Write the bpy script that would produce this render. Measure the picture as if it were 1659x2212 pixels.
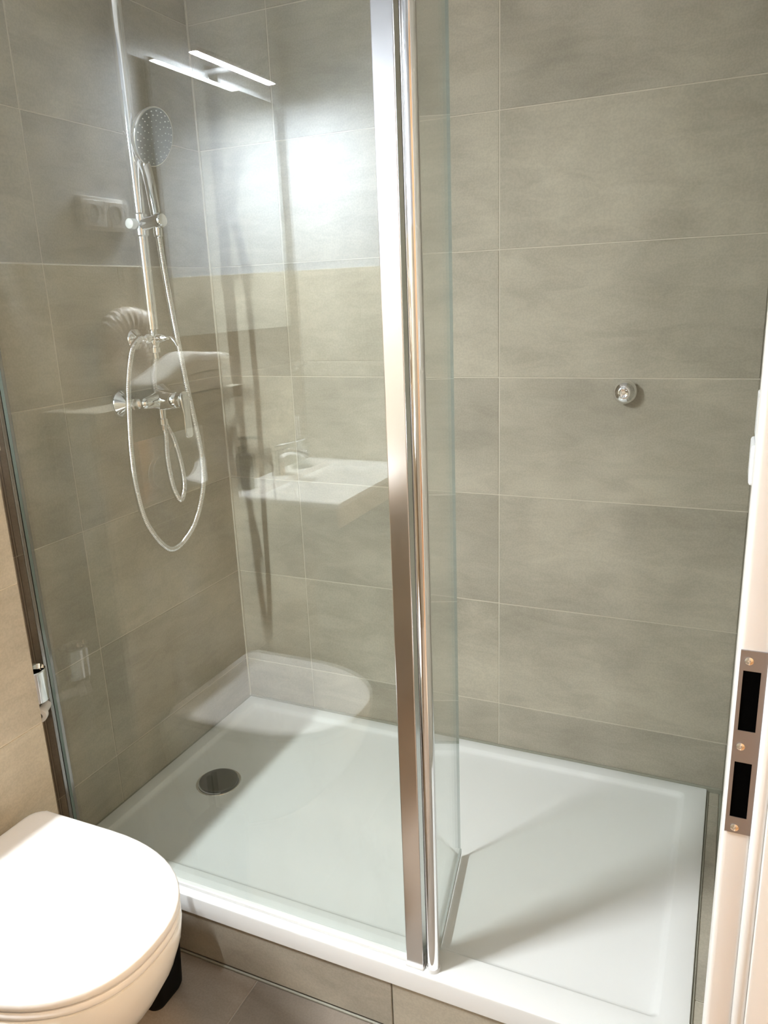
import bpy, bmesh, math, random
from mathutils import Vector, Matrix
random.seed(7)
for o in list(bpy.data.objects): bpy.data.objects.remove(o, do_unlink=True)
SC = bpy.context.scene; COL = SC.collection
PI = math.pi

# ------------------------------------------------------------------ camera
CAMX, CAMY, CAMZ = 1.3845, -1.8905, 1.4184
YAW, PITCH, ROLL, FPX = 0.4324, -0.2725, -0.0404, 1665.64
fwd = Vector((-math.sin(YAW)*math.cos(PITCH), math.cos(YAW)*math.cos(PITCH), math.sin(PITCH)))
rgt0 = Vector((math.cos(YAW), math.sin(YAW), 0)); up0 = rgt0.cross(fwd)
rgt = math.cos(ROLL)*rgt0 + math.sin(ROLL)*up0; upv = -math.sin(ROLL)*rgt0 + math.cos(ROLL)*up0
cam = bpy.data.cameras.new('camera'); camo = bpy.data.objects.new('camera', cam); COL.objects.link(camo)
cam.sensor_width = 36; cam.sensor_fit = 'AUTO'; cam.lens = FPX/2212*36; cam.clip_start = 0.01
m = Matrix((rgt, upv, -fwd)).transposed().to_4x4(); m.translation = (CAMX, CAMY, CAMZ); camo.matrix_world = m
SC.camera = camo

# ------------------------------------------------------------------ world, exposure, lamp levels
w = bpy.data.worlds.new('world'); SC.world = w; w.use_nodes = True
w.node_tree.nodes['Background'].inputs[0].default_value = (0.9, 0.85, 0.8, 1)
w.node_tree.nodes['Background'].inputs[1].default_value = 0.05
SC.view_settings.view_transform = 'Standard'; SC.view_settings.look = 'None'
SC.view_settings.gamma = 1; SC.view_settings.use_curve_mapping = False
SC.view_settings.exposure = 0.0
LED_STRENGTH = 1980.0       # mirror lamp, cool white
HALL_STRENGTH = 1750.0       # hallway ceiling lamp, warm
SC.cycles.max_bounces = 8; SC.cycles.diffuse_bounces = 4; SC.cycles.glossy_bounces = 4
SC.cycles.transparent_max_bounces = 10; SC.cycles.adaptive_threshold = .04; SC.cycles.sample_clamp_indirect = 25.0
SC.cycles.use_denoising = True; SC.cycles.use_light_tree = False

# ------------------------------------------------------------------ materials
def newmat(n):
    m = bpy.data.materials.new(n); m.use_nodes = True
    nt = m.node_tree; return m, nt, nt.nodes['Principled BSDF']
def simple(n, col, rough=.5, metal=0, **kw):
    m, nt, b = newmat(n)
    b.inputs['Base Color'].default_value = (*col, 1); b.inputs['Roughness'].default_value = rough
    b.inputs['Metallic'].default_value = metal
    for k, v in kw.items(): b.inputs[k].default_value = v
    return m
def tex_noise(nt, vec, scale, detail=4, rough=.55, dist=0):
    n = nt.nodes.new('ShaderNodeTexNoise'); n.inputs['Scale'].default_value = scale
    n.inputs['Detail'].default_value = detail; n.inputs['Roughness'].default_value = rough
    n.inputs['Distortion'].default_value = dist; nt.links.new(vec, n.inputs['Vector']); return n
def ramp(nt, fac, stops):
    r = nt.nodes.new('ShaderNodeValToRGB'); nt.links.new(fac, r.inputs[0])
    el = r.color_ramp.elements
    while len(el) < len(stops): el.new(.5)
    for e, (p, c) in zip(el, stops): e.position = p; e.color = (*c, 1)
    return r
def mixc(nt, a, b, fac, mode='MIX'):
    n = nt.nodes.new('ShaderNodeMix'); n.data_type = 'RGBA'; n.blend_type = mode
    if isinstance(fac, float): n.inputs[0].default_value = fac
    else: nt.links.new(fac, n.inputs[0])
    for i, s in ((6, a), (7, b)):
        if isinstance(s, tuple): n.inputs[i].default_value = (*s, 1)
        else: nt.links.new(s, n.inputs[i])
    return n.outputs[2]
def tile_mat(n, base, rough=.55):
    m, nt, b = newmat(n)
    tc = nt.nodes.new('ShaderNodeTexCoord'); oi = nt.nodes.new('ShaderNodeObjectInfo')
    mul = nt.nodes.new('ShaderNodeMath'); mul.operation = 'MULTIPLY'; mul.inputs[1].default_value = 57.0
    nt.links.new(oi.outputs['Random'], mul.inputs[0])
    cmb = nt.nodes.new('ShaderNodeCombineXYZ')
    for i in range(3): nt.links.new(mul.outputs[0], cmb.inputs[i])
    add = nt.nodes.new('ShaderNodeVectorMath'); nt.links.new(tc.outputs['Object'], add.inputs[0]); nt.links.new(cmb.outputs[0], add.inputs[1])
    mp = nt.nodes.new('ShaderNodeMapping'); mp.inputs['Scale'].default_value = (1.0, 1.0, 3.2)
    nt.links.new(add.outputs[0], mp.inputs[0])
    n1 = tex_noise(nt, add.outputs[0], 3.6, 2, .6, 0)       # clouds
    n2 = tex_noise(nt, mp.outputs[0], 7, 4, .68, .8)       # streaks along the tile
    n3 = tex_noise(nt, add.outputs[0], 240, 0, .6)          # grain
    d = tuple(c*.87 for c in base); l = tuple(min(1, c*1.12) for c in base)
    r1 = ramp(nt, n1.outputs[0], [(.34, d), (.66, l)])
    r2 = ramp(nt, n2.outputs[0], [(.36, (.89, .884, .877)), (.6, (1.035, 1.035, 1.035))])
    r3 = ramp(nt, n3.outputs[0], [(.35, (.94, .94, .94)), (.65, (1.05, 1.05, 1.05))])
    c = mixc(nt, r1.outputs[0], r2.outputs[0], .8, 'MULTIPLY'); c = mixc(nt, c, r3.outputs[0], .7, 'MULTIPLY')
    # small tone shift from tile to tile
    rr = ramp(nt, oi.outputs['Random'], [(0, (.95, .95, .955)), (1, (1.04, 1.04, 1.03))])
    c = mixc(nt, c, rr.outputs[0], 1.0, 'MULTIPLY')
    nt.links.new(c, b.inputs['Base Color'])
    b.inputs['Roughness'].default_value = rough; b.inputs['Specular IOR Level'].default_value = .22
    return m
def noisy(n, a, bcol, scale, rough=.5, bump=0, metal=0, spec=.5):
    m, nt, b = newmat(n); tc = nt.nodes.new('ShaderNodeTexCoord')
    nz = tex_noise(nt, tc.outputs['Object'], scale, 6, .6)
    r = ramp(nt, nz.outputs[0], [(.35, a), (.65, bcol)]); nt.links.new(r.outputs[0], b.inputs['Base Color'])
    b.inputs['Roughness'].default_value = rough; b.inputs['Metallic'].default_value = metal; b.inputs['Specular IOR Level'].default_value = spec
    if bump:
        bp = nt.nodes.new('ShaderNodeBump'); bp.inputs['Strength'].default_value = bump; bp.inputs['Distance'].default_value = .002
        nt.links.new(nz.outputs[0], bp.inputs['Height']); nt.links.new(bp.outputs[0], b.inputs['Normal'])
    return m
def emit(n, col, s):
    m = bpy.data.materials.new(n); m.use_nodes = True; nt = m.node_tree; nt.nodes.clear()
    e = nt.nodes.new('ShaderNodeEmission'); e.inputs[0].default_value = (*col, 1); e.inputs[1].default_value = s
    o = nt.nodes.new('ShaderNodeOutputMaterial'); nt.links.new(e.outputs[0], o.inputs[0]); return m
def pane_glass(n, tint, f0, smear=0.0):
    """clear pane: straight-through transparency plus mirror reflection that grows towards grazing angles"""
    m = bpy.data.materials.new(n); m.use_nodes = True; nt = m.node_tree; nt.nodes.clear()
    g = nt.nodes.new('ShaderNodeNewGeometry')
    dt = nt.nodes.new('ShaderNodeVectorMath'); dt.operation = 'DOT_PRODUCT'
    nt.links.new(g.outputs['Normal'], dt.inputs[0]); nt.links.new(g.outputs['Incoming'], dt.inputs[1])
    def mth(op, a, b=None, clamp=False):
        x = nt.nodes.new('ShaderNodeMath'); x.operation = op; x.use_clamp = clamp
        for i, s in enumerate((a, b)):
            if s is None: continue
            if isinstance(s, (int, float)): x.inputs[i].default_value = s
            else: nt.links.new(s, x.inputs[i])
        return x.outputs[0]
    ab = mth('ABSOLUTE', dt.outputs['Value']); om = mth('SUBTRACT', 1.0, ab, True)
    F = mth('ADD', mth('MULTIPLY', mth('POWER', om, 5.0), 1-f0), f0)
    tr = nt.nodes.new('ShaderNodeBsdfTransparent'); tr.inputs[0].default_value = (*tint, 1)
    gl = nt.nodes.new('ShaderNodeBsdfGlossy'); gl.inputs['Roughness'].default_value = 0.0; gl.inputs[0].default_value = (1, 1, 1, 1)
    body = tr.outputs[0]
    if smear:
        tc = nt.nodes.new('ShaderNodeTexCoord')
        mp = nt.nodes.new('ShaderNodeMapping'); mp.inputs['Scale'].default_value = (1.6, 1, .7); mp.inputs['Rotation'].default_value = (0, .5, 0)
        nt.links.new(tc.outputs['Object'], mp.inputs[0])
        a = tex_noise(nt, mp.outputs[0], 5, 3, .5, .6); b_ = tex_noise(nt, mp.outputs[0], 26, 3, .7, 1.6)
        ra = ramp(nt, a.outputs[0], [(.48, (0, 0, 0)), (.75, (1, 1, 1))]); rb = ramp(nt, b_.outputs[0], [(.42, (.25, .25, .25)), (.72, (1, 1, 1))])
        mk = mth('MULTIPLY', mth('MULTIPLY', ra.outputs[0], rb.outputs[0]), smear)
        df = nt.nodes.new('ShaderNodeBsdfTranslucent'); df.inputs[0].default_value = (.9, .92, .92, 1)
        df2 = nt.nodes.new('ShaderNodeBsdfDiffuse'); df2.inputs[0].default_value = (.9, .92, .92, 1)
        mm = nt.nodes.new('ShaderNodeMixShader'); mm.inputs[0].default_value = .5; nt.links.new(df.outputs[0], mm.inputs[1]); nt.links.new(df2.outputs[0], mm.inputs[2])
        mx0 = nt.nodes.new('ShaderNodeMixShader'); nt.links.new(mk, mx0.inputs[0]); nt.links.new(tr.outputs[0], mx0.inputs[1]); nt.links.new(mm.outputs[0], mx0.inputs[2]); body = mx0.outputs[0]
    mx = nt.nodes.new('ShaderNodeMixShader'); nt.links.new(F, mx.inputs[0]); nt.links.new(body, mx.inputs[1]); nt.links.new(gl.outputs[0], mx.inputs[2])
    o = nt.nodes.new('ShaderNodeOutputMaterial'); nt.links.new(mx.outputs[0], o.inputs[0]); return m

M = {}
M['tile'] = tile_mat('taupe_tile', (.478, .437, .355))
M['floor_tile'] = tile_mat('floor_tile', (.32, .27, .222), .5)
M['grout'] = simple('grout', (.66, .61, .51), .8)
M['floor_grout'] = simple('floor_grout', (.40, .345, .285), .8)
M['silicone'] = simple('silicone_grey', (.34, .33, .27), .5)
M['plaster'] = noisy('white_plaster', (.80, .80, .80), (.84, .84, .84), 30, .85, .05)
M['dimmed_plaster'] = noisy('white_plaster_dimmed_for_lamp', (.455, .475, .505), (.48, .50, .53), 30, .85, .05)  # white plaster with a darkened, cool colour that holds down the lamp's glare
M['ceramic'] = simple('white_ceramic', (.80, .80, .79), .12, 0)
M['lid'] = simple('white_lid_plastic', (.84, .84, .85), .28)
M['tray'] = simple('white_acrylic', (.90, .905, .90), .16)
M['chrome'] = simple('chrome', (.90, .90, .91), .06, 1)
M['satin'] = simple('satin_aluminium', (.82, .81, .82), .16, 1)
M['steel'] = simple('brushed_steel_strike', (.40, .385, .40), .42, 1)
M['drain'] = simple('drain_steel', (.20, .19, .17), .3, 1)
M['dark_reflection_chrome'] = simple('chrome_painted_dark_reflection', (.34, .32, .31), .08, 1)  # chrome with its dark reflection put into the base colour
M['black'] = simple('black_plastic', (.004, .004, .004), .6, 0, **{'Specular IOR Level': .15})
M['pocket_shade'] = simple('painted_pocket_shade', (.002, .002, .002), 1.0, 0, **{'Specular IOR Level': 0.0})  # flat black standing in for the shade inside the latch openings
M['glass'] = pane_glass('shower_glass', (.968, .985, .974), .067, .04)
M['thin_glass'] = pane_glass('clear_glass', (.96, .98, .97), .10)
M['glass_edge'] = simple('glass_edge_green', (.20, .27, .26), .15)
M['seal'] = simple('grey_seal', (.55, .58, .57), .35)
M['white_seal'] = simple('white_silicone', (.86, .86, .85), .3)
M['mirror'] = simple('mirror_silver', (.93, .94, .94), .0, 1)
M['frame_white'] = simple('white_door_paint', (.84, .81, .78), .3)
M['rubber_white'] = simple('white_rubber', (.88, .87, .86), .4)
M['plastic'] = simple('white_plastic', (.80, .80, .80), .25)
M['towel'] = noisy('towel_cotton', (.74, .70, .64), (.84, .81, .76), 420, .95, .9, spec=.1)
M['shell'] = noisy('fossil_shell', (.58, .50, .42), (.80, .73, .64), 40, .45, .2)
M['wood'] = noisy('pale_wood', (.52, .46, .36), (.60, .53, .42), 14, .5)
M['amber'] = simple('dark_bottle', (.03, .028, .025), .12)
M['led'] = emit('led_diffuser', (.92, .975, 1.0), LED_STRENGTH)
M['hall'] = emit('warm_diffuser', (1.0, .66, .36), HALL_STRENGTH)
M['hall_wall'] = noisy('cream_hall_plaster', (.78, .72, .64), (.82, .76, .68), 25, .85)
M['hall_floor'] = noisy('hall_floor_wood', (.36, .25, .16), (.45, .32, .21), 9, .4)

# ------------------------------------------------------------------ object helpers
def place(o, mat, parent):
    if mat is not None:
        mats = mat if isinstance(mat, (list, tuple)) else [mat]
        for x in mats: o.data.materials.append(M[x] if isinstance(x, str) else x)
    COL.objects.link(o)
    if parent is not None:
        o.parent = parent
        q = parent; off = Vector((0, 0, 0))
        while q is not None: off += q.location; q = q.parent
        o.location = o.location - off
    return o
def obj(name, bm, mat, parent=None, smooth=False, origin=None):
    me = bpy.data.meshes.new(name)
    if origin is not None: bmesh.ops.translate(bm, verts=bm.verts, vec=-Vector(origin))
    bmesh.ops.recalc_face_normals(bm, faces=bm.faces)
    bm.to_mesh(me); bm.free()
    if smooth:
        for p in me.polygons: p.use_smooth = True
        if smooth is not True: me.set_sharp_from_angle(angle=math.radians(smooth))
    o = bpy.data.objects.new(name, me)
    if origin is not None: o.location = origin
    return place(o, mat, parent)
def tag(o, label, cat, group=None):
    o['label'] = label; o['category'] = cat
    if group: o['group'] = group
    return o
def structure(o, label=None):
    o['kind'] = 'structure'
    if label: o['label'] = label
    return o
def thing(name, loc, label, cat, group=None):
    o = bpy.data.objects.new(name, None); COL.objects.link(o); o.location = loc; o.empty_display_size = .05
    return tag(o, label, cat, group)
def add_box(bm, x0, x1, y0, y1, z0, z1, bev=0, seg=2):
    r = bmesh.ops.create_cube(bm, size=1); vs = r['verts']
    bmesh.ops.scale(bm, verts=vs, vec=(x1-x0, y1-y0, z1-z0)); bmesh.ops.translate(bm, verts=vs, vec=((x0+x1)/2, (y0+y1)/2, (z0+z1)/2))
    if bev:
        es = list({e for v in vs for e in v.link_edges})
        bmesh.ops.bevel(bm, geom=es, offset=bev, segments=seg, affect='EDGES', profile=.5)
    return bm
def box(*a, **k): return add_box(bmesh.new(), *a, **k)
def add_lathe(bm, prof, axis_o, axis_d, n=40, cap0=True, cap1=True):
    """prof: list of (distance along axis, radius)"""
    d = Vector(axis_d).normalized(); o = Vector(axis_o)
    t = Vector((0, 0, 1)) if abs(d.z) < .9 else Vector((1, 0, 0)); u = d.cross(t).normalized(); v = d.cross(u)
    rings = []
    for h, r in prof:
        if r < 1e-6: rings.append([bm.verts.new(o+d*h)])
        else: rings.append([bm.verts.new(o+d*h+(u*math.cos(2*PI*i/n)+v*math.sin(2*PI*i/n))*r) for i in range(n)])
    for a, b in zip(rings[:-1], rings[1:]):
        for i in range(n):
            j = (i+1) % n
            if len(a) == 1 and len(b) > 1: bm.faces.new((a[0], b[i], b[j]))
            elif len(b) == 1 and len(a) > 1: bm.faces.new((a[i], a[j], b[0]))
            elif len(a) > 1: bm.faces.new((a[i], a[j], b[j], b[i]))
    if cap0 and len(rings[0]) > 1: bm.faces.new(rings[0])
    if cap1 and len(rings[-1]) > 1: bm.faces.new(rings[-1])
    return bm
def lathe(*a, **k): return add_lathe(bmesh.new(), *a, **k)
def spline(pts, n):
    P = [Vector(p) for p in pts]; P = [2*P[0]-P[1]]+P+[2*P[-1]-P[-2]]; out = []
    for i in range(1, len(P)-2):
        for k in range(n):
            t = k/n; a, b, c, d = P[i-1], P[i], P[i+1], P[i+2]
            out.append(.5*((2*b)+(c-a)*t+(2*a-5*b+4*c-d)*t*t+(3*b-a-3*c+d)*t**3))
    out.append(P[-2]); return out
def resample(pts, step):
    out = [pts[0].copy()]; acc = 0
    for a, b in zip(pts[:-1], pts[1:]):
        L = (b-a).length
        if L < 1e-9: continue
        t = step-acc
        while t <= L: out.append(a+(b-a)*(t/L)); t += step
        acc = L-(t-step)
    return out
def add_tube(bm, pts, rad, n=12, caps=True, flat=1.0):
    """rad: number, or function(index, count) -> radius"""
    pts = [Vector(p) for p in pts]; N = len(pts); prev = None; nrm = None
    for i, p in enumerate(pts):
        tan = (pts[min(i+1, N-1)]-pts[max(i-1, 0)]).normalized()
        if nrm is None:
            t = Vector((0, 0, 1)) if abs(tan.z) < .9 else Vector((1, 0, 0)); nrm = tan.cross(t).normalized()
        else: nrm = (nrm-tan*nrm.dot(tan)).normalized()
        bi = tan.cross(nrm); r = rad(i, N) if callable(rad) else rad
        ring = [bm.verts.new(p+(nrm*math.cos(2*PI*k/n)+bi*math.sin(2*PI*k/n)*flat)*r) for k in range(n)]
        if prev:
            for k in range(n):
                j = (k+1) % n; bm.faces.new((prev[k], prev[j], ring[j], ring[k]))
        elif caps: bm.faces.new(ring)
        prev = ring
    if caps: bm.faces.new(prev)
    return bm
def tube(*a, **k): return add_tube(bmesh.new(), *a, **k)
def loft(rings, cap0=True, cap1=True, bm=None):
    bm = bm or bmesh.new(); R = [[bm.verts.new(p) for p in r] for r in rings]; n = len(R[0])
    for a, b in zip(R[:-1], R[1:]):
        for i in range(n):
            j = (i+1) % n; bm.faces.new((a[i], a[j], b[j], b[i]))
    if cap0: bm.faces.new(R[0])
    if cap1: bm.faces.new(R[-1])
    return bm
def rrect(x0, x1, y0, y1, z, r, n=6):
    pts = []
    for cx, cy, a0 in ((x1-r, y1-r, 0), (x0+r, y1-r, PI/2), (x0+r, y0+r, PI), (x1-r, y0+r, 1.5*PI)):
        for k in range(n+1):
            a = a0+PI/2*k/n; pts.append((cx+r*math.cos(a), cy+r*math.sin(a), z))
    return pts

# ------------------------------------------------------------------ tiles
TP = .0602*10; TH = .303; G = .0026; TT = .008
_tile_cache = {}
def tile_mesh(wd, h):
    key = (round(wd, 4), round(h, 4))
    if key not in _tile_cache:
        bm = box(-wd/2, wd/2, 0, TT, -h/2, h/2, bev=.0009, seg=1)
        bmesh.ops.recalc_face_normals(bm, faces=bm.faces)
        me = bpy.data.meshes.new('tile'); bm.to_mesh(me); bm.free(); _tile_cache[key] = me
    return _tile_cache[key]
def put_tile(parent, center, wd, h, rot, mat='tile', jitter=.0004):
    """center = middle of the front face; the tile's own -Y is the face normal before rotation"""
    me = tile_mesh(wd, h)
    key = mat
    if not me.materials: me.materials.append(M[mat])
    elif me.materials[0] != M[mat]:
        me = me.copy(); me.materials[0] = M[mat]
    o = bpy.data.objects.new('tile', me); COL.objects.link(o); o.parent = parent
    o.rotation_euler = rot
    n = Matrix.Rotation(rot[2], 3, 'Z') @ (Matrix.Rotation(rot[0], 3, 'X') @ Vector((0, -1, 0)))
    o.location = Vector(center)+n*random.uniform(-jitter, jitter)-parent.location
    return o
def tile_area(parent, fn, rot, us, zs, mat='tile', skip=None):
    """us, zs: joint lines (ascending); fn(u, z) -> world centre"""
    for u0, u1 in zip(us[:-1], us[1:]):
        for z0, z1 in zip(zs[:-1], zs[1:]):
            if skip and skip((u0+u1)/2, (z0+z1)/2): continue
            if u1-u0 < .012 or z1-z0 < .012: continue
            put_tile(parent, fn((u0+u1)/2, (z0+z1)/2), u1-u0-G, z1-z0-G, rot, mat)
ROT_S = (0, 0, 0)            # faces -Y
ROT_E = (0, 0, PI/2)         # faces +X
ROT_W = (0, 0, -PI/2)        # faces -X
ROT_N = (0, 0, PI)           # faces +Y
ROT_UP = (-PI/2, 0, 0)       # faces +Z

XR = 1.4328; YF = -2.04; ZC = 2.5; YG = -.78
ZROWS = [k*TH for k in range(9)]+[ZC]
ZWAIN = [k*TH for k in range(6)]

# ------------------------------------------------------------------ setting
wb = structure(obj('wall_back', box(-.12, XR+.12, TT, .13, 0, ZC), 'plaster'), 'taupe tiled shower back wall')
obj('grout_bed', box(0, XR, .0014, TT+.002, 0, ZC), 'grout', wb)
tile_area(wb, lambda u, z: (u, 0, z), ROT_S, [.0014, .2412, .8434, XR], ZROWS)
wl = structure(obj('wall_left', box(-.13, -TT, YF-.12, .13, 0, ZC), 'dimmed_plaster'), 'left wall, tiled in the shower, white plaster above tiles beyond')
obj('grout_bed', box(-TT-.002, -.0014, -.80, 0, 0, ZC), 'grout', wl)
obj('grout_bed', box(-TT-.002, -.0014, YF, -.80, 0, 5*TH-.002), 'grout', wl)
tile_area(wl, lambda u, z: (0, u, z), ROT_E, [-.802, -.5955, 0], ZROWS)
tile_area(wl, lambda u, z: (0, u, z), ROT_E, [YF, -1.80, -1.198, -.802], ZWAIN)
wf = structure(obj('wall_front', box(-.12, XR+.12, YF-.13, YF-TT, 0, ZC), 'dimmed_plaster'), 'wall opposite the shower, tiles below and white plaster above')
obj('grout_bed', box(0, XR, YF-TT-.002, YF-.0014, 0, 5*TH-.002), 'grout', wf)
tile_area(wf, lambda u, z: (u, YF, z), ROT_N, [0, .2412, .8434, XR], ZWAIN)
JY = -1.25                                  # door jamb face
wr = structure(obj('wall_right', box(XR+TT, XR+.12, JY+.03, .13, 0, ZC), 'plaster'), 'right wall beside the door')
obj('grout_bed', box(XR+.0014, XR+TT+.002, JY+.07, 0, 0, ZC), 'grout', wr)
tile_area(wr, lambda u, z: (XR, u, z), ROT_W, [JY+.07, -.802, -.60, 0], ZROWS)
obj('lintel', box(XR+TT, XR+.12, YF, JY+.03, 2.05, ZC), 'plaster', wr)
ce = structure(obj('ceiling', box(-.12, 3.2, YF-1.2, .6, ZC, ZC+.1), 'plaster'), 'white ceiling')
fl = structure(obj('floor', box(-.12, XR+.12, YF-.12, .13, -.12, -TT), 'grout'), 'taupe tiled bathroom floor')
obj('grout_bed', box(0, XR, YF, 0, -TT, -.0012), 'floor_grout', fl)
for x0, x1 in zip([0, .536, 1.139], [.536, 1.139, XR]):
    for y0, y1 in zip([YF, -1.406, -.803], [-1.406, -.803, 0]):
        put_tile(fl, ((x0+x1)/2, (y0+y1)/2, 0), x1-x0-G, y1-y0-G, ROT_UP, 'floor_tile', .0002)
# hallway behind the camera
structure(obj('wall_hall_end', box(3.0, 3.1, YF-1.2, .6, 0, ZC), 'hall_wall'))
structure(obj('wall_hall_north', box(XR+.12, 3.0, .5, .6, 0, ZC), 'hall_wall'))
structure(obj('wall_hall_south', box(XR+.12, 3.0, YF-1.2, YF-1.1, 0, ZC), 'hall_wall'))
structure(obj('wall_hall_side', box(XR+.02, XR+.12, YF-1.2, YF-.13, 0, ZC), 'hall_wall'))
structure(obj('floor_hall', box(XR+.12, 3.0, YF-1.2, .5, -.12, 0), 'hall_floor'))
hl = thing('ceiling_lamp', (2.70, -1.66, ZC), 'round warm ceiling lamp in the hallway', 'lamp')
obj('lamp_base', lathe([(0, .075), (.03, .075), (.034, .072)], (2.70, -1.66, ZC), (0, 0, -1), 24), 'plastic', hl, 40)
obj('lamp_shade', lathe([(.0345, .055), (.0375, .05), (.039, 0)], (2.70, -1.66, ZC), (0, 0, -1), 12, False), 'hall', hl)

# half-height wall carrying the toilet, with its ledge
PX, PY0, PY1, PZ = .14, -1.412, -.905, 1.172
pw = structure(obj('wall_half', box(.001, PX-TT, PY0+TT, PY1-TT, 0, PZ-.001), 'grout'), 'half-height tiled wall behind the toilet')
obj('grout_bed', box(.001, PX-.0014, PY0+.0014, PY1-.0014, 0, PZ-.002), 'grout', pw)
zp = [0, TH, 2*TH, 3*TH, PZ]
tile_area(pw, lambda u, z: (PX, u, z), ROT_E, [PY0, -1.06, PY1], zp)
tile_area(pw, lambda u, z: (u, PY1, z), ROT_N, [.002, PX-TT], zp)
tile_area(pw, lambda u, z: (u, PY0, z), ROT_S, [.002, PX-TT], zp)
ld = obj('ledge', box(.001, .157, -1.442, -.905, PZ, 1.203, bev=.0015), 'tile', pw); ld['label'] = 'taupe stone ledge capping the half wall'

# plinth under the shower tray
pl = structure(obj('wall_plinth', box(0, XR, -.792, -.7, 0, .123), 'grout'), 'low tiled plinth below the shower tray')
tile_area(pl, lambda u, z: (u, -.80, z), ROT_S, [.002, .2537, .8557, XR], [.004, .125])
obj('filler_strip', box(1.396+.004, XR, -.8, -.001, .10, .1575), 'grout', pl)
for y0, y1 in ((-.8, -.66), (-.66, -.06), (-.06, -.001)):
    put_tile(pl, ((1.4+XR-.008)/2, (y0+y1)/2, .160), XR-.008-1.4, y1-y0-G, ROT_UP)
obj('silicone_joint', box(XR-.007, XR, -.8, 0, .15, .164, bev=.002), 'silicone', pl)
obj('silicone_joint', box(1.3965, 1.4005, -.8, 0, .13, .1625, bev=.001), 'silicone', pl)
obj('silicone_joint', box(0, XR, -.005, .001, .15, .1735, bev=.002), 'silicone', wb)
obj('silicone_joint', box(-.0005, .005, -.005, .0005, .168, ZC, bev=.0018), 'grout', wb)
obj('silicone_joint', box(0.2, XR, -.805, -.80, 0, .005, bev=.002), 'silicone', pl)

# door frame with strike plate
df = structure(obj('door_1', box(1.403, 1.4268, JY, JY+.07, 0, 2.05, bev=.0045, seg=3), 'frame_white', None, 40), 'white door frame at the right edge')
def wide_jamb():
    # the wide part of the jamb, behind the seal
    return box(1.4360, XR+.135, JY-.012, JY+.05, 0, 2.05, bev=.003, seg=2)
obj('jamb_lining', wide_jamb(), 'frame_white', df, 40)
obj('seal_bead', tube([(1.4315, JY-.001, 0), (1.4315, JY-.001, 2.05)], .0062, 14), 'rubber_white', df, True)
obj('jamb_core', box(1.42, XR+.12, JY+.004, JY+.07, 0, 2.05), 'frame_white', df)
for yy0, yy1 in ((YF, YF+.02),):
    obj('jamb_lining', box(1.403, XR+.135, yy0+.001, yy1, 0, 2.05, bev=.003), 'frame_white', df)
obj('head_lining', box(1.403, XR+.135, YF+.02, JY+.07, 2.03, 2.08, bev=.003), 'frame_white', df)
# strike plate: face sheet with two openings, pocket shade painted by flat black inserts
sx0, sx1, sz0, sz1 = 1.4048, 1.4258, .957, 1.130
hx0, hx1 = 1.4078, 1.4212; holes = ((.973, 1.027), (1.057, 1.112))
SY = JY-.0016
bm = bmesh.new()
for a in ((sx0, hx0, sz0, sz1), (hx1, sx1, sz0, sz1), (hx0, hx1, sz0, holes[0][0]), (hx0, hx1, holes[0][1], holes[1][0]), (hx0, hx1, holes[1][1], sz1)):
    add_box(bm, a[0], a[1], SY, SY+.0016, a[2], a[3])
bmesh.ops.remove_doubles(bm, verts=bm.verts, dist=1e-5)
sp = obj('strike_plate', bm, 'steel', df); sp['label'] = 'brushed steel strike plate with two rectangular openings'
for za, zb in holes:
    bm = bmesh.new(); add_box(bm, hx0, hx1, SY+.0006, SY+.0017, za, zb)
    obj('latch_pocket_shade', bm, 'pocket_shade', sp)
for zz, xx in ((1.121, 1.4115), (1.042, 1.4112), (.9625, 1.4125)):
    bm = lathe([(0, .0034), (.0006, .0034), (.0011, .0024), (.0012, .0012), (.0006, .0009), (.0005, 0)], (xx, SY, zz), (0, -1, 0), 20)
    obj('screw', bm, 'chrome', sp, 40)
# white two-part switch on the right wall just beyond the frame
lw = thing('light_switch', (XR, -.98, 1.26), 'white two-part switch on right wall just behind the door frame', 'switch')
obj('switch_frame', box(1.416, XR, -1.03, -.95, 1.205, 1.315, bev=.002), 'plastic', lw)
obj('rocker', box(1.407, 1.416, -1.02, -.96, 1.258, 1.306, bev=.002), 'plastic', lw)
obj('rocker', box(1.404, 1.416, -1.02, -.96, 1.212, 1.255, bev=.003), 'plastic', lw)

# ------------------------------------------------------------------ shower tray
TZ = .168; tr = thing('shower_tray', (.7, -.4, .123), 'white rectangular shower tray with raised rim', 'shower tray')
e = .002
rings = [rrect(e, 1.396, -.806, -e, .124, .004), rrect(e, 1.396, -.806, -e, TZ-.004, .004),
         rrect(e+.001, 1.395, -.805, -e-.001, TZ-.0012, .004), rrect(e+.004, 1.392, -.802, -e-.004, TZ, .004),
         rrect(.038, 1.346, -.734, -.038, TZ, .014), rrect(.041, 1.343, -.731, -.041, TZ-.0008, .013),
         rrect(.047, 1.337, -.725, -.047, TZ-.007, .011), rrect(.051, 1.333, -.721, -.051, TZ-.0095, .010),
         rrect(.057, 1.327, -.715, -.057, TZ-.0105, .010), rrect(.12, 1.26, -.65, -.12, TZ-.0112, .03), rrect(.3, 1.1, -.5, -.25, TZ-.0118, .05)]
obj('tray_body', loft(rings), 'tray', tr, 35)
obj('silicone_joint', box(.0005, .005, -.762, -.004, .15, .1679), 'silicone', tr)
dz = TZ-.0112
dr = obj('drain_cover', lathe([(0, .0505), (.005, .0525), (.0075, .0520), (.009, .047), (.0098, .03), (.010, 0)], (.176, -.422, dz-.0005), (0, 0, 1), 56), 'drain', tr, 40)
dr['label'] = 'round dark metal drain cover'
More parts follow.
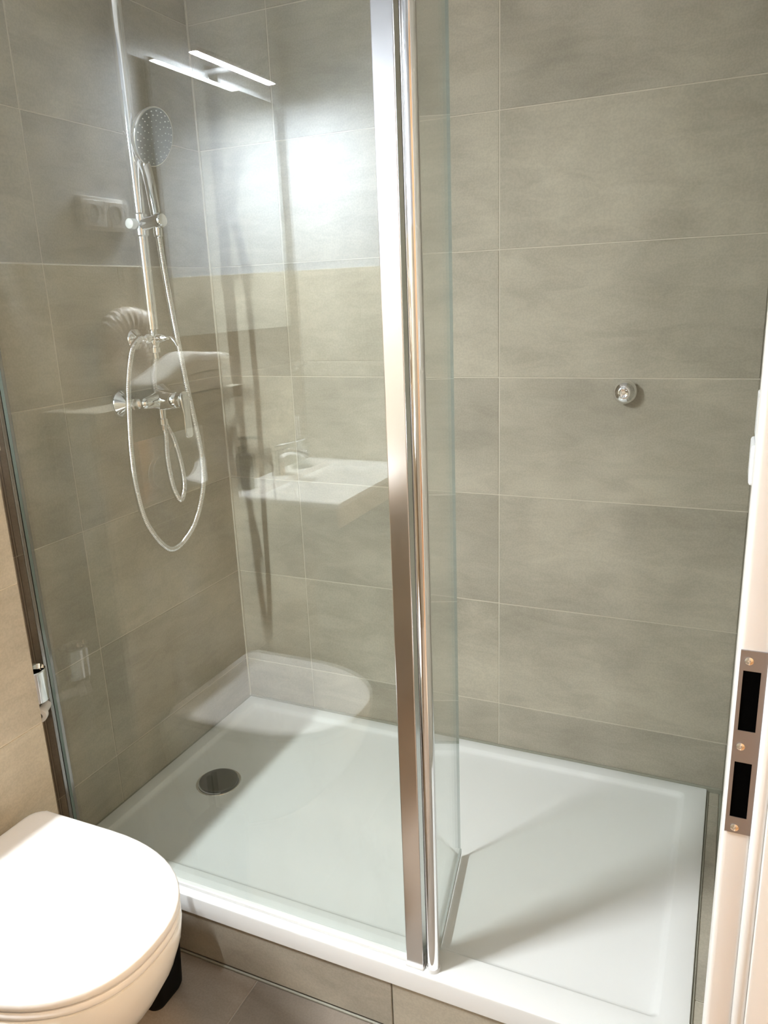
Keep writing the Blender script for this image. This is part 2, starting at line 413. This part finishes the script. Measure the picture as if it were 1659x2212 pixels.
obj('drain_ring', lathe([(0, .062), (.0015, .061), (.0022, .057), (.0005, .054)], (.176, -.422, dz-.0008), (0, 0, 1), 56), 'chrome', dr, 40)

# ------------------------------------------------------------------ shower screen
ss = thing('shower_screen', (.46, YG, TZ), 'fixed clear glass shower screen with chrome edge profiles and hinged wing', 'shower screen')
GT = 1.99
def pane(name, a, b, z0, z1, th, parent, mat='glass'):
    a = Vector((*a, 0)); b = Vector((*b, 0)); d = (b-a).normalized(); n = Vector((-d.y, d.x, 0))*th/2
    bm = bmesh.new(); c = [a+n, b+n, b-n, a-n]
    lo = [bm.verts.new((p.x, p.y, z0)) for p in c]; hi = [bm.verts.new((p.x, p.y, z1)) for p in c]
    fs = [bm.faces.new((lo[i], lo[(i+1) % 4], hi[(i+1) % 4], hi[i])) for i in range(4)]+[bm.faces.new(lo), bm.faces.new(hi)]
    for i in (1, 3, 4, 5): fs[i].material_index = 1
    bm.normal_update()
    return obj(name, bm, [mat, 'glass_edge'], parent)
gp = pane('glass_panel', (.034, YG), (.889, YG), TZ+.009, GT, .008, ss); gp['label'] = 'large clear fixed glass pane'
obj('bottom_seal', box(.034, .889, YG-.007, YG+.007, TZ, TZ+.0095, bev=.002), 'white_seal', ss)
bm = bmesh.new(); add_box(bm, .001, .033, YG-.014, YG-.0042, TZ, GT, bev=.0015); add_box(bm, .001, .033, YG+.0042, YG+.014, TZ, GT, bev=.0015); add_box(bm, .001, .012, YG-.0045, YG+.0045, TZ, GT)
o = obj('wall_profile', bm, 'dark_reflection_chrome', ss); o['label'] = 'chrome channel holding the glass at the left wall'
o = obj('edge_profile', box(.887, .9215, YG-.013, YG+.013, TZ+.001, GT+.01, bev=.0015), 'satin', ss); o['label'] = 'flat satin chrome profile at the free glass edge'
o = obj('hinge_pole', lathe([(0, .0118), (.003, .0128), (1.83, .0128)], (.9385, YG-.002, TZ+.002), (0, 0, 1), 32), 'chrome', ss, 40); o['label'] = 'round chrome hinge pole'
obj('pole_foot', lathe([(0, .014), (.006, .0138), (.008, .0128)], (.9385, YG-.002, TZ), (0, 0, 1), 32), 'plastic', ss, 40)
obj('profile_foot', box(.886, .9225, YG-.016, YG+.014, TZ, TZ+.006, bev=.002), 'white_seal', ss)
A_, B_ = (.9375, YG+.0126), (.8835, -.4655)
wp = pane('glass_wing', A_, B_, TZ+.016, GT, .006, ss); wp['label'] = 'narrow hinged glass wing swung into the shower'
d_ = (Vector(B_)-Vector(A_)); 
def slab(name, a, b, z0, z1, th, mat, parent):
    a = Vector((*a, 0)); b = Vector((*b, 0)); d = (b-a).normalized(); n = Vector((-d.y, d.x, 0))*th/2
    c = [a+n, b+n, b-n, a-n]
    return obj(name, loft([[(p.x, p.y, z0) for p in c], [(p.x, p.y, z1) for p in c]]), mat, parent)
slab('wing_seal', A_, B_, TZ+.004, TZ+.017, .010, 'seal', wp)

# ------------------------------------------------------------------ shower fittings on the left wall
MY = -.341; MZ = 1.188
mx = thing('shower_mixer', (0, MY, MZ), 'chrome single-lever shower mixer on the left wall', 'tap')
for yy in (MY-.075, MY+.075):
    o = obj('escutcheon', lathe([(0, .036), (.004, .0358), (.010, .032), (.026, .016), (.030, .0135), (.034, .013)], (0.0002, yy, MZ), (1, 0, 0), 40), 'chrome', mx, 40)
    obj('union_nut', lathe([(.030, .0145), (.033, .0165), (.045, .0165), (.048, .014), (.056, .013)], (0, yy, MZ), (1, 0, 0), 6), 'chrome', mx)
obj('mixer_body', lathe([(0, .004), (.003, .013), (.012, .017), (.035, .018), (.06, .022), (.075, .0235), (.09, .022), (.115, .018), (.138, .017), (.147, .013), (.15, .004)], (.058, MY-.075, MZ), (0, 1, 0), 36), 'chrome', mx, True)
obj('cartridge', lathe([(0, .025), (.02, .0255), (.045, .0235), (.060, .0205), (.062, .018), (.064, .021), (.074, .0205), (.078, .015), (.079, 0)], (.055, MY, MZ), (1, 0, 0), 36), 'chrome', mx, 40)
# lever: tapered paddle hanging down in front
lv = []
for t, hw, th, x, z in ((0, .010, .008, .131, 1.209), (.08, .0155, .010, .1335, 1.205), (.3, .0175, .009, .1365, 1.188), (.55, .0125, .006, .138, 1.155), (.8, .0145, .005, .139, 1.118), (.95, .0140, .005, .1395, 1.100), (1, .008, .003, .1395, 1.095)):
    lv.append([(x+th*math.cos(a)*.5, MY+hw*math.sin(a), z+th*.2*math.cos(a)) for a in [2*PI*k/20 for k in range(20)]])
obj('lever', loft(lv), 'chrome', mx, 50)
obj('outlet', lathe([(0, .013), (.03, .0105), (.034, .0105), (.036, .0135), (.05, .0135), (.052, .010), (.064, .009)], (.058, MY, MZ-.012), (0, 0, -1), 24), 'chrome', mx, 35)

rs = thing('shower_riser', (0, MY, 1.339), 'tall chrome riser pipe with diverter above the mixer', 'shower rail')
obj('riser_pipe', lathe([(0, .0148), (1.05, .0148)], (.06, MY, 1.375), (0, 0, 1), 32), 'chrome', rs, 40)
obj('wall_rose', lathe([(0, .028), (.003, .0278), (.007, .024), (.014, .012), (.05, .0095)], (.0002, MY, 1.339), (1, 0, 0), 32), 'chrome', rs, 40)
dv = obj('diverter', lathe([(0, .0085), (.012, .0085), (.014, .0135), (.026, .0135), (.028, .010), (.036, .0135), (.058, .0135), (.062, .0105), (.068, .0105), (.07, .0145), (.084, .0145), (.085, .012)], (.06, MY, 1.292), (0, 0, 1), 28), 'chrome', rs, 40)
obj('hose_port', lathe([(0, .010), (.018, .010), (.02, .0125), (.032, .0125), (.036, .0095)], (.06, MY, 1.341), (0, -1, 0), 24), 'chrome', dv, 40)
obj('diverter_handle', lathe([(0, .008), (.012, .008), (.015, .011), (.03, .011), (.034, .008), (.045, .005)], (.06, MY, 1.341), (1, 0, 0), 24), 'chrome', dv, 40)
obj('diverter_lever', tube(spline([(.098, MY, 1.345), (.112, MY, 1.343), (.124, MY, 1.332), (.130, MY, 1.322)], 6), lambda i, n: .0045-.0012*i/n, 12, True, .7), 'chrome', dv, True)
# sliding holder
sh = obj('slider', lathe([(0, .0155), (.003, .0185), (.05, .0185), (.053, .0155)], (.06, MY, 1.578), (0, 0, 1), 28), 'chrome', rs, 40)
obj('slider_arm', lathe([(0, .0165), (.02, .0155), (.055, .0165), (.07, .0175), (.075, .014)], (.055, MY, 1.603), (1, 0, 0.12), 28), 'chrome', sh, 40)
obj('slider_knob', lathe([(0, .008), (.012, .008), (.014, .0125), (.028, .0115), (.031, .006)], (.06, MY-.010, 1.606), (0, -1, 0), 24), 'plastic', sh, 40)

hs = thing('hand_shower', (.11, MY, 1.58), 'round chrome hand shower with grey nozzle face in its holder', 'hand shower')
HC = Vector((.108, -.318, 1.795)); HN = Vector((.95, -.02, -.30)).normalized()
obj('shower_head', lathe([(-.026, 0), (-.026, .02), (-.021, .045), (-.012, .060), (-.004, .065), (0, .0655), (.003, .064)], HC, HN, 56, True, True), 'chrome', hs, 45)
M['face_grey'] = simple('nozzle_face_grey', (.30, .31, .31), .3)
fp = obj('nozzle_face', lathe([(.0028, .0625), (.0042, .0615), (.005, .03), (.0052, 0)], HC, HN, 56), 'face_grey', hs, 45)
u_ = HN.cross(Vector((0, 0, 1))).normalized(); v_ = HN.cross(u_)
M['nozzle'] = simple('nozzle_rubber', (.75, .76, .76), .4)
bm = bmesh.new()
for ring, cnt in ((.012, 6), (.024, 10), (.036, 15), (.047, 20), (.056, 22)):
    for k in range(cnt):
        a = 2*PI*k/cnt+ring*40
        add_lathe(bm, [(.0035, .0014), (.0066, .0011), (.007, 0)], HC+u_*ring*math.cos(a)+v_*ring*math.sin(a), HN, 6, False, False)
nz = obj('nozzles', bm, 'nozzle', fp); nz['kind'] = 'stuff'
obj('handle', tube(spline([(.1095, -.340, 1.575), (.1085, -.339, 1.61), (.103, -.337, 1.655), (.094, -.332, 1.70), (.081, -.326, 1.738), (.070, -.321, 1.762), (.068, -.319, 1.785)], 8), lambda i, n: .0105+.0035*min(1, i/n*1.5)-(.002 if i/n > .85 else 0), 20), 'chrome', hs, True)
def hose(name, pts, label):
    P = resample(spline(pts, 24), .0015)
    bm = tube(P, lambda i, n: (.0080 if i % 3 else .0062), 12)
    o = obj(name, bm, 'chrome', None, True); tag(o, label, 'hose'); return o
hose('shower_hose', [(.06, -.375, 1.341), (.06, -.394, 1.341), (.065, -.428, 1.318), (.065, -.45, 1.262), (.065, -.462, 1.198), (.07, -.48, 1.078), (.075, -.482, .975), (.08, -.462, .887), (.09, -.402, .813), (.1, -.323, .848), (.105, -.271, .937), (.107, -.263, 1.024), (.11, -.278, 1.113), (.112, -.300, 1.223), (.113, -.319, 1.35), (.112, -.333, 1.471), (.110, -.340, 1.576)],
     'long ribbed chrome hose looping from diverter up to hand shower')
hose('connecting_hose', [(.058, -.341, 1.118), (.063, -.342, 1.10), (.068, -.352, 1.04), (.076, -.352, .967), (.084, -.338, .928), (.080, -.312, .958), (.070, -.304, 1.018), (.056, -.305, 1.08), (.036, -.306, 1.123), (.022, -.308, 1.176), (.028, -.322, 1.237), (.050, -.338, 1.275), (.06, -.341, 1.295)],
     'short ribbed chrome hose hanging from mixer outlet to diverter')

# round chrome knob hook on the back wall
hk = thing('robe_hook', (1.15, 0, 1.182), 'round chrome knob hook on the back wall right of the glass', 'hook')
obj('knob', lathe([(0, .021), (.006, .021), (.010, .0262), (.016, .0278), (.024, .0265), (.031, .022), (.036, .0145), (.037, .0118)], (1.15, -.0002, 1.182), (0, -1, 0), 56), 'chrome', hk, 50)
obj('knob_button', lathe([(.033, .0112), (.0375, .0112), (.0385, .0095), (.037, .004), (.0365, 0)], (1.15, 0, 1.182), (0, -1, 0), 40), 'chrome', hk, 40)

# ------------------------------------------------------------------ toilet
TC = -1.160; LX0, LXM, LXT, LH = .172, .36, .621, .186
def dshape(x0, xm, xt, hw, z, p=2.3, rc=.035, n=28, cy=TC):
    pts = []
    for k in range(n+1):                                   # front curve from -y to +y
        a = -PI/2+PI*k/n; c, s = math.cos(a), math.sin(a)
        pts.append((xm+(xt-xm)*abs(c)**(2/p), cy+hw*math.copysign(abs(s)**(2/p), s), z))
    for k in range(1, 6):
        a = PI/2+PI/2*k/5*1.0; pts.append((x0+rc+rc*math.cos(a), cy+hw-rc+rc*math.sin(a), z))
    for k in range(0, 5):
        a = PI+PI/2*k/5; pts.append((x0+rc+rc*math.cos(a), cy-hw+rc+rc*math.sin(a), z))
    return pts
to = thing('toilet', (.14, TC, .09), 'white wall-hung toilet with closed lid in front of half wall', 'toilet')
def inset(z, i, **k): return dshape(LX0+i, LXM, LXT-i, LH-i, z, **k)
lid = obj('lid', loft([inset(.4405, .004), inset(.4425, .0015), inset(.446, 0), inset(.456, 0), inset(.459, .002), inset(.4604, .006), inset(.4608, .012)]), 'lid', to, 40)
obj('seat', loft([inset(.4245, .004), inset(.426, .0018), inset(.4285, .001), inset(.4355, .001), inset(.438, .003)]), 'lid', to, 40)
for s in (-.075, .075): obj('lid_hinge', lathe([(0, .012), (.03, .012), (.034, .009)], (.164, TC+s, .424), (0, 0, 1), 20), 'chrome', to, 40)
secs = []
for z, xt, hw, xm, p, rc in ((.423, .612, .180, .36, 2.3, .02), (.4205, .617, .184, .36, 2.3, .02), (.41, .619, .186, .36, 2.3, .02), (.38, .614, .185, .36, 2.3, .02), (.34, .600, .181, .35, 2.25, .02), (.29, .572, .172, .34, 2.2, .02), (.24, .53, .160, .32, 2.15, .02), (.19, .488, .147, .295, 2.1, .02), (.14, .432, .132, .27, 2.1, .02), (.105, .35, .115, .24, 2.1, .02), (.09, .29, .09, .21, 2.1, .02)):
    secs.append(dshape(PX+.001, xm, xt, hw, z, p, rc))
obj('bowl', loft(secs[::-1]), 'ceramic', to, 50)

# flush plate on the half wall above the toilet
fpz0, fpz1, fy0, fy1 = .972, 1.122, -1.252, -1.012
fpl = thing('flush_plate', (PX, TC, 1.047), 'glossy flush plate with two round buttons above toilet', 'flush plate')
obj('plate', box(PX+.0005, PX+.011, fy0, fy1, fpz0, fpz1, bev=.003), 'chrome', fpl, 40)
for cy, cz, r in ((-1.172, 1.055, .052), (-1.085, 1.035, .040)):
    obj('button', lathe([(.011, r), (.013, r), (.0135, r-.001), (.0128, r-.004), (.0125, 0)], (PX, cy, cz), (1, 0, 0), 48), 'chrome', fpl, 30)

# black toilet brush holder between toilet and plinth
tb = thing('toilet_brush', (.345, -.905, 0), 'black toilet brush holder on the floor behind the toilet bowl', 'toilet brush')
obj('holder', loft([rrect(.300, .388, -.952, -.868, 0, .02), rrect(.296, .393, -.956, -.864, .012, .022), rrect(.296, .405, -.960, -.858, .24, .022), rrect(.30, .400, -.955, -.864, .246, .02)]), 'black', tb, 50)
obj('brush_handle', lathe([(0, .03), (.006, .028), (.008, .008), (.12, .007), (.125, 0)], (.345, -.91, .246), (0, 0, 1), 24), 'black', tb, 40)

# chrome fitting in the recess between the half wall and the glass
nv = thing('stop_valve', (0, -.838, .60), 'chrome cup with white slotted cap in recess beside the shower glass', 'valve')
obj('chrome_cup', lathe([(0, .028), (.07, .031), (.072, .029), (.06, .026)], (.050, -.842, .605), (0, 0, 1), 32, True, False), 'chrome', nv, 40)
obj('wall_arm', lathe([(0, .012), (.03, .010)], (0, -.842, .64), (1, 0, 0), 20), 'chrome', nv, 40)
cp = obj('slotted_cap', lathe([(-.06, .010), (-.012, .010), (-.01, .0155), (.004, .0155), (.006, .0145)], (.060, -.846, .571), (.55, -.8, .1), 32), 'plastic', nv, 40)
dcap = Vector((.55, -.8, .1)).normalized()
ck = obj('cap_screw', lathe([(.006, .0068), (.0075, .0066), (.0076, 0)], (.060, -.846, .571), dcap, 24), 'drain', cp, 40)

# ------------------------------------------------------------------ things on and around the ledge / basin (seen mirrored in the glass)
so = thing('double_socket', (-TT, -1.168, 1.63), 'white double wall socket on plaster above the ledge', 'socket')
obj('socket_frame', box(-TT, .004, -1.241, -1.095, 1.592, 1.666, bev=.003), 'plastic', so, 40)
for yy in (-1.2045, -1.1315):
    ins = obj('socket_insert', box(.003, .0065, yy-.029, yy+.029, 1.600, 1.658, bev=.0015), 'plastic', so)
    M.setdefault('socket_grey', simple('socket_well', (.42, .42, .41), .5))
    obj('socket_well', lathe([(.0066, .0215), (.008, .0215), (.008, .0195), (.0068, .019), (.0068, 0)], (0, yy, 1.629), (1, 0, 0), 36), 'socket_grey', ins, 40)
mi = thing('wall_mirror', (-TT, -1.666, 1.335), 'frameless rectangular wall mirror above the washbasin', 'mirror')
obj('mirror_backing', box(-TT, .004, -1.95, -1.383, 1.347, 1.996), 'plastic', mi)
obj('mirror_sheet', box(.004, .009, -1.962, -1.371, 1.335, 2.008, bev=.0007, seg=1), 'mirror', mi)
la = thing('mirror_lamp', (.0, -1.66, 2.008), 'slim LED bar lamp mounted on top of the wall mirror', 'lamp')
obj('lamp_housing', box(.058, .088, -1.845, -1.475, 2.031, 2.043, bev=.002), 'chrome', la, 40)
obj('lamp_diffuser', loft([[(x, -1.66+s*hl, z) for x, s in ((.062, -1), (.084, -1), (.084, 1), (.062, 1))] for z, hl in ((2.0290, .174), (2.0312, .18))], True, False), 'led', la)
bm = bmesh.new(); add_box(bm, -.006, .07, -1.675, -1.645, 2.035, 2.041, bev=.001); add_box(bm, -.008, -.002, -1.69, -1.63, 2.010, 2.045, bev=.001)
obj('lamp_arm', bm, 'chrome', la)
# washbasin on a slab
BZ = .872
wbn = thing('washbasin', (0, -1.76, .845), 'white rectangular washbasin on beige slab below the mirror', 'washbasin')
by0, by1, bx1 = YF+.002, -1.484, .412
rings = [rrect(.002, bx1, by0, by1, .858, .006), rrect(.002, bx1, by0, by1, BZ-.003, .006), rrect(.004, bx1-.002, by0+.002, by1-.002, BZ, .006),
         rrect(.098, bx1-.018, by0+.03, by1-.03, BZ, .02), rrect(.102, bx1-.022, by0+.034, by1-.034, BZ-.006, .02),
         rrect(.13, bx1-.05, by0+.06, by1-.07, BZ-.055, .04), rrect(.17, bx1-.09, by0+.11, by1-.12, BZ-.072, .05)]
obj('basin', loft(rings), 'ceramic', wbn, 40)
obj('overflow_ring', lathe([(0, .013), (.004, .0125), (.004, .009), (.001, .008)], (.113, -1.765, BZ-.026), (.85, 0, .5), 24), 'chrome', wbn, 40)
obj('plug', lathe([(0, .02), (.005, .02), (.008, .016), (.008, 0)], (.25, -1.77, BZ-.074), (0, 0, 1), 28), 'chrome', wbn, 40)
_o = lambda z: rrect(.001, .405, YF+.001, -1.489, z, .003); _i = lambda z: rrect(.085, .385, YF+.022, -1.512, z, .03)
_R = [_o(.798), _o(.858), _i(.858), _i(.798), _o(.798)]
sl = obj('vanity_slab', loft(_R, False, False), 'wood'); tag(sl, 'pale beige slab carrying the washbasin', 'counter')
bt = thing('basin_tap', (.05, -1.765, BZ), 'chrome single-lever tap on the back rim of the washbasin', 'tap')
obj('tap_body', lathe([(0, .024), (.004, .0235), (.008, .021), (.075, .0195), (.085, .0195)], (.05, -1.765, BZ), (0, 0, 1), 32), 'chrome', bt, 40)
obj('spout', tube(spline([(.05, -1.765, BZ+.055), (.08, -1.765, BZ+.078), (.12, -1.765, BZ+.08), (.155, -1.765, BZ+.072), (.165, -1.765, BZ+.06)], 8), lambda i, n: .0135-.003*i/n, 20), 'chrome', bt, True)
obj('tap_lever', loft([[(x, -1.765+hw*math.cos(a), z+th*math.sin(a)) for a in [2*PI*k/16 for k in range(16)]] for x, z, hw, th in ((.028, BZ+.098, .012, .008), (.04, BZ+.102, .019, .013), (.065, BZ+.105, .018, .011), (.11, BZ+.113, .013, .006), (.15, BZ+.122, .011, .004), (.156, BZ+.123, .006, .002))]), 'chrome', bt, True)
sd = thing('soap_dispenser', (.05, -1.575, BZ), 'dark pump soap bottle on the washbasin rim', 'soap dispenser')
obj('bottle', lathe([(0, .026), (.003, .0275), (.09, .0275), (.105, .024), (.112, .012), (.118, .011)], (.05, -1.575, BZ), (0, 0, 1), 32), 'amber', sd, 45)
obj('pump', lathe([(.116, .013), (.13, .013), (.132, .005), (.15, .005), (.151, .011), (.158, .011), (.16, 0)], (.05, -1.575, BZ), (0, 0, 1), 24), 'black', sd, 40)
obj('pump_nozzle', tube([(.05, -1.575, BZ+.155), (.075, -1.59, BZ+.154), (.088, -1.598, BZ+.150)], .0045, 10), 'black', sd, True)
tu = thing('tumbler', (.058, -1.885, BZ), 'ribbed clear glass tumbler on the washbasin rim', 'tumbler')
bm = bmesh.new(); N = 72
def rg(r, z, rib): return [(.058+(r+(rib if k % 2 else 0))*math.cos(2*PI*k/N), -1.885+(r+(rib if k % 2 else 0))*math.sin(2*PI*k/N), BZ+z) for k in range(N)]
obj('tumbler_glass', loft([rg(.031, 0, .001), rg(.032, .004, .0012), rg(.035, .10, .0012), rg(.0335, .10, 0), rg(.0305, .007, 0)], True, True), 'thin_glass', tu)
tb2 = tag(obj('toothbrush', tube(spline([(.060, -1.888, BZ+.012), (.050, -1.90, BZ+.09), (.045, -1.905, BZ+.17)], 6), lambda i, n: .0042 if i < n*.6 else .003, 10), 'plastic', None, True), 'white toothbrush standing in the glass tumbler', 'toothbrush')
h2 = thing('wall_hook', (0, -1.99, 1.20), 'small chrome hook on tiles beside the wall mirror', 'hook')
obj('hook_base', lathe([(0, .016), (.006, .016), (.009, .012)], (.0002, -1.985, 1.20), (1, 0, 0), 24), 'chrome', h2, 40)
obj('hook_pin', tube(spline([(.006, -1.985, 1.20), (.03, -1.985, 1.198), (.042, -1.985, 1.206), (.044, -1.985, 1.22)], 6), .005, 12), 'chrome', h2, True)

# folded towels on the ledge
def towel(name, x0, x1, prof, label, layers):
    """prof: closed side outline (y, z) of the folded stack; swept along x with soft ends"""
    P = spline([(0, *q) for q in prof]+[(0, *prof[0])], 6)[:-1]
    c = sum(P, Vector())/len(P); rings = []
    for x, sc_ in ((x0, .80), (x0+.003, .93), (x0+.009, 1), ((x0+x1)/2, 1.01), (x1-.009, 1), (x1-.003, .93), (x1, .80)):
        rings.append([Vector((x+.001*math.sin(40*p.y), c.y+(p.y-c.y)*(1-(1-sc_)*.12), c.z+(p.z-c.z)*sc_)) for p in P])
    t = thing(name, ((x0+x1)/2, c.y, min(p.z for p in P)), label, 'towel', 'folded towels on the ledge')
    obj('towel_body', loft(rings), 'towel', t, True)
    for pts in layers:                                       # turned hem edges along the visible side
        obj('hem', tube(spline([(x1-.002, a, b) for a, b in pts], 6), .0032, 8), 'towel', t, True)
    return t
towel('folded_towel', .076, .153, [(-1.405, 1.226), (-1.398, 1.212), (-1.380, 1.2045), (-1.30, 1.2040), (-1.20, 1.2040), (-1.125, 1.2042), (-1.108, 1.212), (-1.112, 1.224), (-1.16, 1.238), (-1.24, 1.247), (-1.32, 1.250), (-1.38, 1.248), (-1.398, 1.240)],
      'lower folded cream towel lying on the stone ledge', [[(-1.40, 1.230), (-1.33, 1.227), (-1.25, 1.223), (-1.115, 1.213)]])
towel('folded_towel', .077, .152, [(-1.408, 1.273), (-1.400, 1.258), (-1.380, 1.2505), (-1.32, 1.2525), (-1.24, 1.2495), (-1.165, 1.241), (-1.110, 1.2275), (-1.098, 1.2325), (-1.105, 1.244), (-1.15, 1.262), (-1.20, 1.286), (-1.235, 1.302), (-1.26, 1.305), (-1.30, 1.299), (-1.36, 1.296), (-1.395, 1.289)],
      'upper folded cream towel on top of another towel', [[(-1.405, 1.276), (-1.34, 1.275), (-1.27, 1.283), (-1.215, 1.274), (-1.15, 1.251), (-1.103, 1.236)]])

# ammonite shell standing on the ledge
sv = thing('ammonite_shell', (.037, -1.149, 1.2035), 'ribbed spiral ammonite shell standing on the ledge beside towels', 'shell')
bm = bmesh.new(); turns = 2.6; steps = 1560; prev = None; RO = .115; NS = 14
rot = Matrix.Rotation(math.radians(0), 3, 'Z')
cen = Vector((.040, -1.149, 1.2115+.0905))
for i in range(steps+1):
    t = i/steps; back = (1-t)*turns; ang = math.radians(122)-back*2*PI
    g = math.exp(-.60*back)
    rr = RO*g*.70; tubr = RO*g*.335
    ridge = max(0, math.sin(back*2*PI*32*.5)**2)
    cdir = Vector((0, math.cos(ang), math.sin(ang))); c = cdir*rr; ring = []
    for k in range(NS):
        a = 2*PI*k/NS; rb = 1+.11*ridge*(.55+.45*abs(math.sin(a)))
        p = c+cdir*math.cos(a)*tubr*rb*1.05+Vector((1, 0, 0))*math.sin(a)*tubr*rb*.68
        ring.append(bm.verts.new(cen+rot @ p))
    if prev:
        for k in range(NS): j = (k+1) % NS; bm.faces.new((prev[k], prev[j], ring[j], ring[k]))
    else: bm.faces.new(ring)
    prev = ring
bm.faces.new(prev)
obj('spiral', bm, 'shell', sv, True)
# slightly flared lip at the mouth of the shell
ang = math.radians(122); cdir = Vector((0, math.cos(ang), math.sin(ang))); tn = Vector((0, -math.sin(ang), math.cos(ang)))
lip = []
for d_m, sc_ in ((-.004, 1.0), (.003, 1.16), (.008, 1.22), (.006, 1.06), (-.002, .90)):
    lip.append([cen+rot @ (cdir*RO*.70+tn*d_m+cdir*math.cos(2*PI*k/24)*RO*.335*1.05*sc_+Vector((1, 0, 0))*math.sin(2*PI*k/24)*RO*.335*.68*sc_) for k in range(24)])
obj('mouth_lip', loft(lip, False, False), 'shell', sv, True)
bm = bmesh.new(); add_box(bm, .010, .066, -1.19, -1.10, 1.2035, 1.2125, bev=.002)
obj('stand', bm, 'black', sv)
